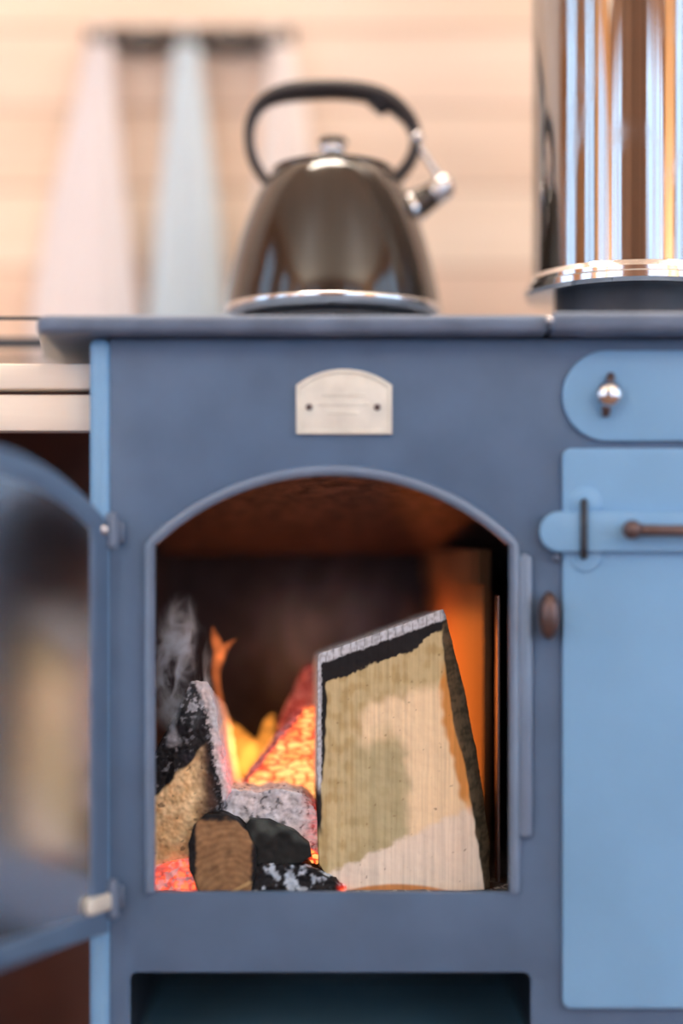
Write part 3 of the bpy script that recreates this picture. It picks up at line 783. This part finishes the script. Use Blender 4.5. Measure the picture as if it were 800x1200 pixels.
# ------------------------------------------------------------------ firewood, embers
nz3 = lambda v, s, o=0.0: noise.noise(Vector((v[0] * s + o, v[1] * s + o * 1.7, v[2] * s - o)))
def sstep(a, b, x):
    t = max(0.0, min(1.0, (x - a) / (b - a))); return t * t * (3 - 2 * t)
def mixc(a, b, t): return tuple(x + (y - x) * t for x, y in zip(a, b))

def lump(name, outline, Y0, depth, m, colfn, vox=0.0016, amp=0.0012, nscale=90, back=0.85, shift=(0, 0), yfn=None, rough2=0.0):
    """split piece of wood: front outline in photo pixels on plane Y0, run back by depth, remeshed and roughened"""
    pts = [P(x, y, Y0) for x, y in outline]
    c = sum(pts, Vector()) / len(pts)
    bm = bmesh.new()
    fr = [bm.verts.new(p) for p in pts]
    bk = [bm.verts.new(c + (p - c) * back + Vector((shift[0] * S, depth, -shift[1] * S))) for p in pts]
    n = len(pts)
    bm.faces.new(fr); bm.faces.new(bk[::-1])
    for i in range(n): bm.faces.new((fr[i], bk[i], bk[(i + 1) % n], fr[(i + 1) % n]))
    bmesh.ops.triangulate(bm, faces=bm.faces[:])
    me = bm_mesh(bm)
    o = bpy.data.objects.new('t', me); COL.objects.link(o)
    md = o.modifiers.new('r', 'REMESH'); md.mode = 'VOXEL'; md.voxel_size = vox
    m2 = bpy.data.meshes.new_from_object(o.evaluated_get(bpy.context.evaluated_depsgraph_get()))
    bpy.data.objects.remove(o); bpy.data.meshes.remove(me)
    k = S * (D + Y0) / D
    nor = [v.normal.copy() for v in m2.vertices]
    cols = []; glow = []
    for v, nn in zip(m2.vertices, nor):
        co = v.co
        px, py = co.x / k + 400, HY - (co.z - ZC) / k
        cc, g = colfn(px, py, co, nn)
        cols.append(cc); glow.append(g)
        d = amp * nz3(co, nscale) + amp * 0.5 * nz3(co, nscale * 2.7, 3) + rough2 * nz3(co, 420, 5)
        v.co = co + nn * d
        if yfn: v.co.y += yfn(px, py, co.y - Y0)
    ca = m2.color_attributes.new('Col', 'FLOAT_COLOR', 'POINT')
    m2.attributes.new('glow', 'FLOAT', 'POINT')
    ca = m2.attributes['Col']; ga = m2.attributes['glow']
    for i in range(len(cols)):
        ca.data[i].color = (*cols[i][:3], 1); ga.data[i].value = glow[i]
    return link(name, m2, m, None)

ASH = lin(205, 212, 222); ASHB = lin(150, 152, 160); CHAR = (0.012, 0.011, 0.013); CHARG = (0.035, 0.036, 0.04)
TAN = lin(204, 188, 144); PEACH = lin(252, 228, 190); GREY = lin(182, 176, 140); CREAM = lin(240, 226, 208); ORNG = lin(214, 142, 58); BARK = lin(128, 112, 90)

def interp(pts, t):
    if t <= pts[0][0]: return pts[0][1]
    for (a, x), (b, y) in zip(pts, pts[1:]):
        if t <= b: return x + (y - x) * (t - a) / (b - a)
    return pts[-1][1]
BK = [(740, 518), (772, 520), (845, 531), (903, 546), (1037, 567)]      # where the bark begins: py -> px
def big_col(px, py, co, nn):
    n = nz3(co, 110, 2); nf = nz3(co, 400, 4); nl = nz3((co.x * 5, co.y, co.z * 0.15), 90, 7)
    t = py - (770 + (px - 372) * (718 - 770) / (519 - 372))
    edge = interp(BK, py)
    c = mixc(TAN, lin(188, 166, 118), sstep(-0.2, 0.5, n + 0.5 * nl))
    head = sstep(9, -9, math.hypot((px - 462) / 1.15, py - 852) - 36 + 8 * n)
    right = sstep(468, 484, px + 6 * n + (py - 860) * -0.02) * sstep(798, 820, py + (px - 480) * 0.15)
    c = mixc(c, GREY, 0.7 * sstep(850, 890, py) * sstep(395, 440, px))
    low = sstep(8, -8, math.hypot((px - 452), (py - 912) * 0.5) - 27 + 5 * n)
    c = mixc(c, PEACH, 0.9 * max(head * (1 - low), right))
    line = 1016 + (px - 401) * (948 - 1016) / (546 - 401) + 5 * n + 2 * nf
    c = mixc(c, CREAM, sstep(-4, 4, py - line))
    e = edge - px
    w = 9 * sstep(770, 830, py) * (1 - sstep(925, 960, py)) + 3
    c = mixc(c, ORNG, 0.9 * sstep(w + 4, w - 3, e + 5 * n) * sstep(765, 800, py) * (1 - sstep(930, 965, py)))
    arc = 1036 + ((px - 465) / 60) ** 2 * 8
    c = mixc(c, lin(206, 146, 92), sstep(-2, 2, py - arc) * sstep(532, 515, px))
    c = mixc(c, lin(120, 92, 56), 0.6 * sstep(0.60, 0.68, nf) * sstep(0.0, 0.2, n))
    c = mixc(c, CHAR, sstep(1.5, -1.5, t - (32 + 6 * n + 3 * nf - 13 * sstep(480, 519, px))))
    c = mixc(c, CHAR, sstep(1.2, -1.2, px - 372 - (10 + 3 * n - 6 * sstep(850, 960, py))) * sstep(985, 965, py))
    bark = mixc(BARK, lin(84, 78, 62), max(0, min(1, 0.45 + n * 1.2 + nf)))
    c = mixc(c, bark, sstep(-1.2, 1.2, px - edge - 2 * n) * sstep(8, 14, t))
    crack = sstep(0.10, 0.02, abs(((px + 4 * n) / 9.0) % 1 - 0.5))
    ash = mixc(mixc(ASH, ASHB, max(0, nf + 0.2)), (0.10, 0.11, 0.13), 0.6 * crack * sstep(374, 380, px))
    c = mixc(c, ash, sstep(1.2, -1.2, t - (9 + 1.5 * nf + 1.5 * n)) * sstep(527, 522, px))
    c = mixc(c, ash, sstep(1, -1, px - 372 - (4.5 + 1.5 * nf)) * sstep(935, 915, py))
    if nn.y > 0.3: c = CHAR
    return (c, 0.0)
def big_y(px, py, dy):
    e = interp(BK, py)
    return max(0, px - e) * 1.6 * S * (1 if dy < 0.03 else 0.3)
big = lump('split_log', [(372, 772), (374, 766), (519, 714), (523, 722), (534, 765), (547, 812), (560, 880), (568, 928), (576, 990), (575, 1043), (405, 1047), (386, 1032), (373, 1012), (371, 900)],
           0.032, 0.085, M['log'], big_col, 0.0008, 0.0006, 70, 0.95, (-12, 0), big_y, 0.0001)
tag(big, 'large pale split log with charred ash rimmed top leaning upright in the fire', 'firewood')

def left_col(px, py, co, nn):
    n = nz3(co, 100, 2); nf = nz3(co, 300, 4); nq = nz3(co, 700, 6)
    c = mixc(CHAR, (0.03, 0.026, 0.036), max(0, n))
    c = mixc(c, mixc(ASHB, ASH, max(0, nq)), sstep(-0.05, 0.3, nf + 0.5 * n + 0.5 * nq) * sstep(8, -8, py - (838 - 0.25 * (px - 230))))
    c = mixc(c, ASHB, sstep(3, -3, math.hypot((px - 203 + 8 * n), (py - 862 + 6 * nf) * 0.6) - 7))
    c = mixc(c, ASHB, 0.5 * sstep(0.25, 0.6, nf + 0.4 * nq))
    edge = 945 + (px - 173) * (866 - 945) / (245 - 173) + 9 * n
    rx = interp([(860, 240), (900, 244), (940, 252), (1010, 228)], py) + 6 * n
    wood = mixc(lin(255, 222, 172), lin(248, 200, 140), max(0, n + 0.3))
    wood = mixc(wood, lin(120, 92, 68), 0.7 * sstep(0.45, 0.6, nf))
    wood = mixc(wood, lin(86, 64, 54), sstep(220, 246, px + 8 * n))
    c = mixc(c, wood, sstep(-3, 3, py - edge) * sstep(5, -5, px - rx))
    rimx = interp([(795, 236), (830, 250), (880, 258), (930, 270)], py)
    c = mixc(c, mixc(ASH, lin(236, 200, 190), 0.3 + 0.3 * n), sstep(-3, 2, px - rimx + 8 - 5 * nf - 3 * nq))
    return (c, 0.16 * sstep(850, 900, py) * sstep(-4, 4, px - rimx + 3))
ll = lump('charred_log', [(158, 1000), (162, 925), (180, 885), (206, 836), (224, 797), (243, 800), (252, 830), (260, 880), (270, 928), (252, 962), (232, 1004), (200, 1016), (160, 1018)],
          0.036, 0.10, M['char'], left_col, 0.0009, 0.0014, 90, 0.8, (14, 20), None, 0.0008)
tag(ll, 'tan log with blackened top and white ash edge at the left of the fire', 'firewood')

def ember_col(px, py, co, nn):
    n = nz3(co, 90, 2); nf = nz3(co, 300, 4)
    edge = 925 + (px - 276) * (838 - 925) / (345 - 276)
    k = sstep(3, -3, py - edge - 8 - 6 * nf)
    hot = 0.80 + 0.30 * sstep(845, 925, py) + 0.30 * n + 0.16 * sstep(310, 370, px)
    c = mixc(lin(150, 90, 75), lin(225, 150, 120), max(0, nf))
    return (mixc(c, mixc(ASHB, CHARG, max(0, min(1, 0.4 + nf))), k), max(0.25, hot) * (1 - k) + 0.15 * k)
em = lump('ember_log', [(270, 935), (300, 893), (330, 853), (346, 835), (372, 826), (388, 840), (388, 950), (330, 955), (285, 950)],
          0.085, 0.07, M['ember'], ember_col, 0.0010, 0.0018, 110, 0.8, (0, 0), None, 0.0006)
tag(em, 'bright orange glowing ember log behind the ash topped log', 'ember')

def back_col(px, py, co, nn):
    n = nz3(co, 120, 2); nf = nz3(co, 400, 4)
    return (mixc(lin(190, 140, 138), lin(90, 60, 60), sstep(-0.2, 0.4, n + nf)), 0.07 + 0.09 * n)
be = lump('ember_log', [(318, 880), (330, 838), (345, 806), (356, 784), (378, 776), (402, 800), (402, 880)], 0.125, 0.05, M['ember'], back_col, 0.0014, 0.0022, 100, 0.8, (0, 0), None, 0.001)
tag(be, 'dull pink ash coated ember log at the back beside the leaning log', 'ember')

def ash_col(px, py, co, nn):
    n = nz3(co, 70, 2); nf = nz3(co, 260, 4); nq = nz3((co.x, co.y, co.z * 2), 600, 6)
    low = interp([(235, 955), (262, 972), (275, 985), (300, 958), (340, 975), (372, 1000)], px)
    c = mixc(ASH, lin(232, 220, 222), 0.5 + 0.5 * n)
    c = mixc(c, ASHB, 0.4 * sstep(0.0, 0.5, nf + 0.5 * nq))
    c = mixc(c, (0.06, 0.055, 0.06), sstep(-0.15, 0.35, n + 0.6 * nf + 0.02 * (258 - px)) * sstep(280, 262, px))
    c = mixc(c, (0.05, 0.045, 0.05), 0.7 * sstep(0.35, 0.55, nf + 0.3 * nq))
    u = sstep(-2, 2, py - low - 6 * nf)
    red = sstep(352, 368, px) * sstep(965, 985, py)
    c = mixc(c, mixc(CHAR, lin(120, 50, 40), red), u)
    return (c, 0.85 * red * u + 0.14 * sstep(345, 375, px))
al = lump('ash_topped_log', [(232, 952), (240, 930), (262, 924), (300, 928), (330, 925), (352, 930), (368, 945), (376, 970), (379, 1000), (372, 1012), (350, 1005), (300, 972), (270, 988), (246, 966)],
          0.040, 0.06, M['ember'], ash_col, 0.0009, 0.0018, 90, 0.85, (6, -4), None, 0.0008)
tag(al, 'log covered in pale grey ash lying across the front of the fire', 'firewood')

def chunk_col(px, py, co, nn):
    n = nz3(co, 90, 2)
    return (mixc((0.016, 0.017, 0.017), (0.075, 0.09, 0.085), sstep(0.0, 0.7, n + (985 - py) / 60)), 0.0)  # grey-green sheen put into the colour, stronger towards the top
ck = lump('charcoal_chunk', [(282, 1012), (283, 975), (292, 960), (315, 962), (345, 974), (362, 990), (366, 1004), (352, 1012), (310, 1016)], 0.026, 0.05, M['char'], chunk_col, 0.0011, 0.0009, 80, 0.9)
tag(ck, 'shiny black charcoal chunk under the pale ash topped log', 'charcoal')

def end_col(px, py, co, nn):
    n = nz3(co, 120, 2); nf = nz3(co, 420, 4)
    d = max(abs(px - 262) / 36, abs(py - 1003) / 48)
    ring = 0.5 + 0.5 * math.sin(math.hypot(px - 270, py - 1060) * 0.8 + 3 * n)
    c = mixc(lin(160, 124, 88), lin(122, 90, 66), 0.4 * ring + 0.5 * max(0, n))
    c = mixc(c, lin(210, 176, 124), 0.7 * sstep(3, 1.5, abs((py - 1030) - (px - 300) * -0.55)) * sstep(256, 266, px))
    k = 1.0 if nn.y > -0.45 else sstep(0.84, 0.95, d + 0.10 * n + 0.04 * nf)
    return (mixc(c, mixc(CHAR, CHARG, max(0, nf)), k), 0)
cl = lump('sawn_log', [(232, 1046), (221, 1020), (220, 990), (227, 966), (240, 955), (258, 953), (276, 960), (290, 974), (299, 996), (300, 1020), (292, 1048), (250, 1052)], 0.022, 0.10, M['char'], end_col, 0.0009, 0.0012, 60, 0.9, (8, 0))
tag(cl, 'brown sawn log end with blackened rim facing the opening', 'firewood')

def lump_col(px, py, co, nn):
    n = nz3(co, 120, 2); nf = nz3(co, 260, 4); nq = nz3(co, 600, 6)
    k = sstep(0.05, 0.40, n + 0.6 * nf + 0.3 * nq)
    return (mixc(mixc(CHAR, (0.03, 0.03, 0.035), max(0, nf)), mixc(ASH, lin(170, 196, 220), 0.4), k), 0.6 * sstep(392, 404, px) * sstep(1030, 1045, py))
lc = lump('charcoal_chunk', [(286, 1050), (290, 1022), (304, 1012), (335, 1012), (365, 1018), (388, 1030), (406, 1042), (402, 1050)], 0.024, 0.06, M['char'], lump_col, 0.0010, 0.0020, 110, 0.9, (0, 0), None, 0.0008)
tag(lc, 'black charcoal lump flecked with white ash against the front sill', 'charcoal')

def blk_col(px, py, co, nn):
    n = nz3(co, 130, 2); nf = nz3(co, 420, 4)
    k = sstep(-0.2, 0.25, nf + n)
    return (mixc(mixc(lin(235, 150, 140), lin(200, 90, 80), max(0, 0.5 + n)), lin(246, 226, 226), k), (0.50 + 0.3 * n + 0.25 * sstep(205, 226, px)) * (1 - k) + 0.2 * k)
eb = lump('ember_block', [(160, 1052), (160, 1020), (172, 1017), (222, 1006), (228, 1030), (232, 1052)], 0.030, 0.06, M['ember'], blk_col, 0.0010, 0.0012, 110, 0.9)
tag(eb, 'pink red glowing ember block in the lower left corner of the fire', 'ember')

# loose ash on the firebox floor
bm = bmesh.new()
nxg, nyg = 60, 36; grid = []
for j in range(nyg + 1):
    row = []
    for i in range(nxg + 1):
        x = xl + 0.002 + (xr - xl - 0.004) * i / nxg; y = 0.0105 + (FB - 0.012) * j / nyg
        z = zfl + 0.004 + 0.022 * sstep(0.02, 0.12, y) * (1 - sstep(0.06, 0.16, abs(x + 0.02))) + 0.004 * noise.noise(Vector((x * 60, y * 60, 1)))
        row.append(bm.verts.new((x, y, max(zfl + 0.0005, z))))
    grid.append(row)
for j in range(nyg):
    for i in range(nxg): bm.faces.new((grid[j][i], grid[j][i + 1], grid[j + 1][i + 1], grid[j + 1][i]))
edge = [e for e in bm.edges if e.is_boundary]
r = bmesh.ops.extrude_edge_only(bm, edges=edge)
for v in [g for g in r['geom'] if isinstance(g, bmesh.types.BMVert)]: v.co.z = zfl + 0.0002
ao = link('ash_bed', bm_mesh(bm), M['ashbed'])
tag(ao, 'loose grey ash spread over the firebox floor', 'ash', kind='stuff')

# ------------------------------------------------------------------ flames
def flame(label, m, pts, Y, flat=0.8):
    sm = catmull(pts, 8)
    bm = bmesh.new(); k = S * (D + Y) / D
    tube_bm(bm, [P(a, b, Y + 0.004 * math.sin(i * 0.35)) for i, (a, b, r) in enumerate(sm)], [max(0.0003, r * k) for a, b, r in sm], 16, True, flat)
    o = link('flame', bm_mesh(bm), m); o['label'] = label; o['category'] = 'flame'
    return o
flame('tall thin orange flame tongue rising left of the glowing ember log', M['flame_red'],
      [(272, 918, 3), (266, 890, 5.5), (262, 860, 5.5), (259, 830, 5), (255, 805, 5), (253, 785, 6), (257, 765, 8), (252, 748, 6), (249, 734, 1)], 0.10)
flame('small flame lick curling right off the tall tongue', M['flame_red'], [(257, 772, 5), (265, 758, 4.5), (272, 752, 2.5), (278, 749, 0.6)], 0.10)
flame('broad amber flame low between the charred log and ember log', M['flame_yellow'],
      [(280, 925, 8), (280, 900, 14), (284, 880, 19), (276, 862, 13), (270, 848, 5), (267, 838, 1)], 0.115)
flame('amber flame sheet leaning against the upper ember edge', M['flame_yellow'],
      [(284, 905, 12), (298, 884, 15), (311, 868, 11), (314, 852, 9), (317, 842, 6), (322, 836, 1)], 0.12)
flame('short red flame at the foot of the white ash edge', M['flame_red'],
      [(272, 930, 6), (275, 912, 8), (272, 895, 5), (268, 880, 1)], 0.09)

def glow(name, loc, power, color, rad):
    l = bpy.data.lights.new(name, 'POINT'); l.energy = power; l.color = color; l.shadow_soft_size = rad
    o = bpy.data.objects.new(name, l); COL.objects.link(o); o.location = loc
glow('fire_light', P(285, 870, 0.13), 0.16, (1.0, 0.34, 0.09), 0.02)
# added one-sided light behind the leaning log, brightening the liner beside it
fl = area('fire_light', P(478, 830, 0.20), (PI / 2, 0, -PI / 2 - 0.25), 0.05, 0.16, 0.14, (1.0, 0.22, 0.03))

# ------------------------------------------------------------------ smoke in the firebox
def smoke(name, label, boxes, dens, scale, color, lo, hi, seed):
    x0, x1, y0, y1, z0, z1 = boxes
    bm = bmesh.new(); bmesh.ops.create_icosphere(bm, subdivisions=4, radius=1)
    for v in bm.verts:
        n = 1 + 0.22 * noise.noise(v.co * 2.2 + Vector((seed, 0, 0)))
        v.co = Vector(((x0 + x1) / 2 + v.co.x * n * (x1 - x0) / 2, (y0 + y1) / 2 + v.co.y * n * (y1 - y0) / 2, (z0 + z1) / 2 + v.co.z * n * (z1 - z0) / 2))
    m = bpy.data.materials.new(name); m.use_nodes = True; nt = m.node_tree; nt.nodes.clear()
    o_ = node(nt, 'ShaderNodeOutputMaterial'); v_ = node(nt, 'ShaderNodeVolumePrincipled')
    v_.inputs['Color'].default_value = color
    tc = node(nt, 'ShaderNodeTexCoord'); mp = node(nt, 'ShaderNodeMapping'); mp.inputs['Scale'].default_value = (1, 1, 0.55); mp.inputs['Rotation'].default_value = (0, 0.5, 0)
    nt.links.new(tc.outputs['Object'], mp.inputs['Vector'])
    nz = node(nt, 'ShaderNodeTexNoise'); nz.inputs['Scale'].default_value = scale; nz.inputs['Detail'].default_value = 4; nz.inputs['Distortion'].default_value = 1.5
    nt.links.new(mp.outputs['Vector'], nz.inputs['Vector'])
    # thin out towards the edge of the cloud
    gm = node(nt, 'ShaderNodeTexCoord'); ms = node(nt, 'ShaderNodeMapping'); ms.inputs['Location'].default_value = (-1, -1, -1); ms.inputs['Scale'].default_value = (2, 2, 2)
    nt.links.new(gm.outputs['Generated'], ms.inputs['Vector'])
    ln = node(nt, 'ShaderNodeVectorMath', operation='LENGTH'); nt.links.new(ms.outputs['Vector'], ln.inputs[0])
    fo = node(nt, 'ShaderNodeMapRange'); fo.inputs['From Min'].default_value = 0.95; fo.inputs['From Max'].default_value = 0.1
    nt.links.new(ln.outputs['Value'], fo.inputs['Value'])
    mr = node(nt, 'ShaderNodeMapRange'); mr.inputs['From Min'].default_value = lo; mr.inputs['From Max'].default_value = hi; mr.inputs['To Max'].default_value = dens
    nt.links.new(nz.outputs['Fac'], mr.inputs['Value'])
    mu = node(nt, 'ShaderNodeMath', operation='MULTIPLY'); pw_ = node(nt, 'ShaderNodeMath', operation='POWER'); pw_.inputs[1].default_value = 2.0; nt.links.new(fo.outputs['Result'], pw_.inputs[0])
    nt.links.new(mr.outputs['Result'], mu.inputs[0]); nt.links.new(pw_.outputs[0], mu.inputs[1])
    nt.links.new(mu.outputs[0], v_.inputs['Density']); nt.links.new(v_.outputs[0], o_.inputs['Volume'])
    o = link(name, bm_mesh(bm), m)
    tag(o, label, 'smoke', kind='stuff')
smoke('smoke', 'pale blue wisps of smoke over the charred log at the left', (X(160), X(246), 0.016, 0.085, Z(915), Z(690)), 1500, 46, (0.80, 0.91, 1.0, 1), 0.5, 0.8, 1)
smoke('smoke', 'thin grey smoke hanging at the back of the firebox', (X(200), X(540), 0.09, 0.24, Z(900), Z(630)), 20, 18, (0.90, 0.93, 1.0, 1), 0.35, 0.8, 4)
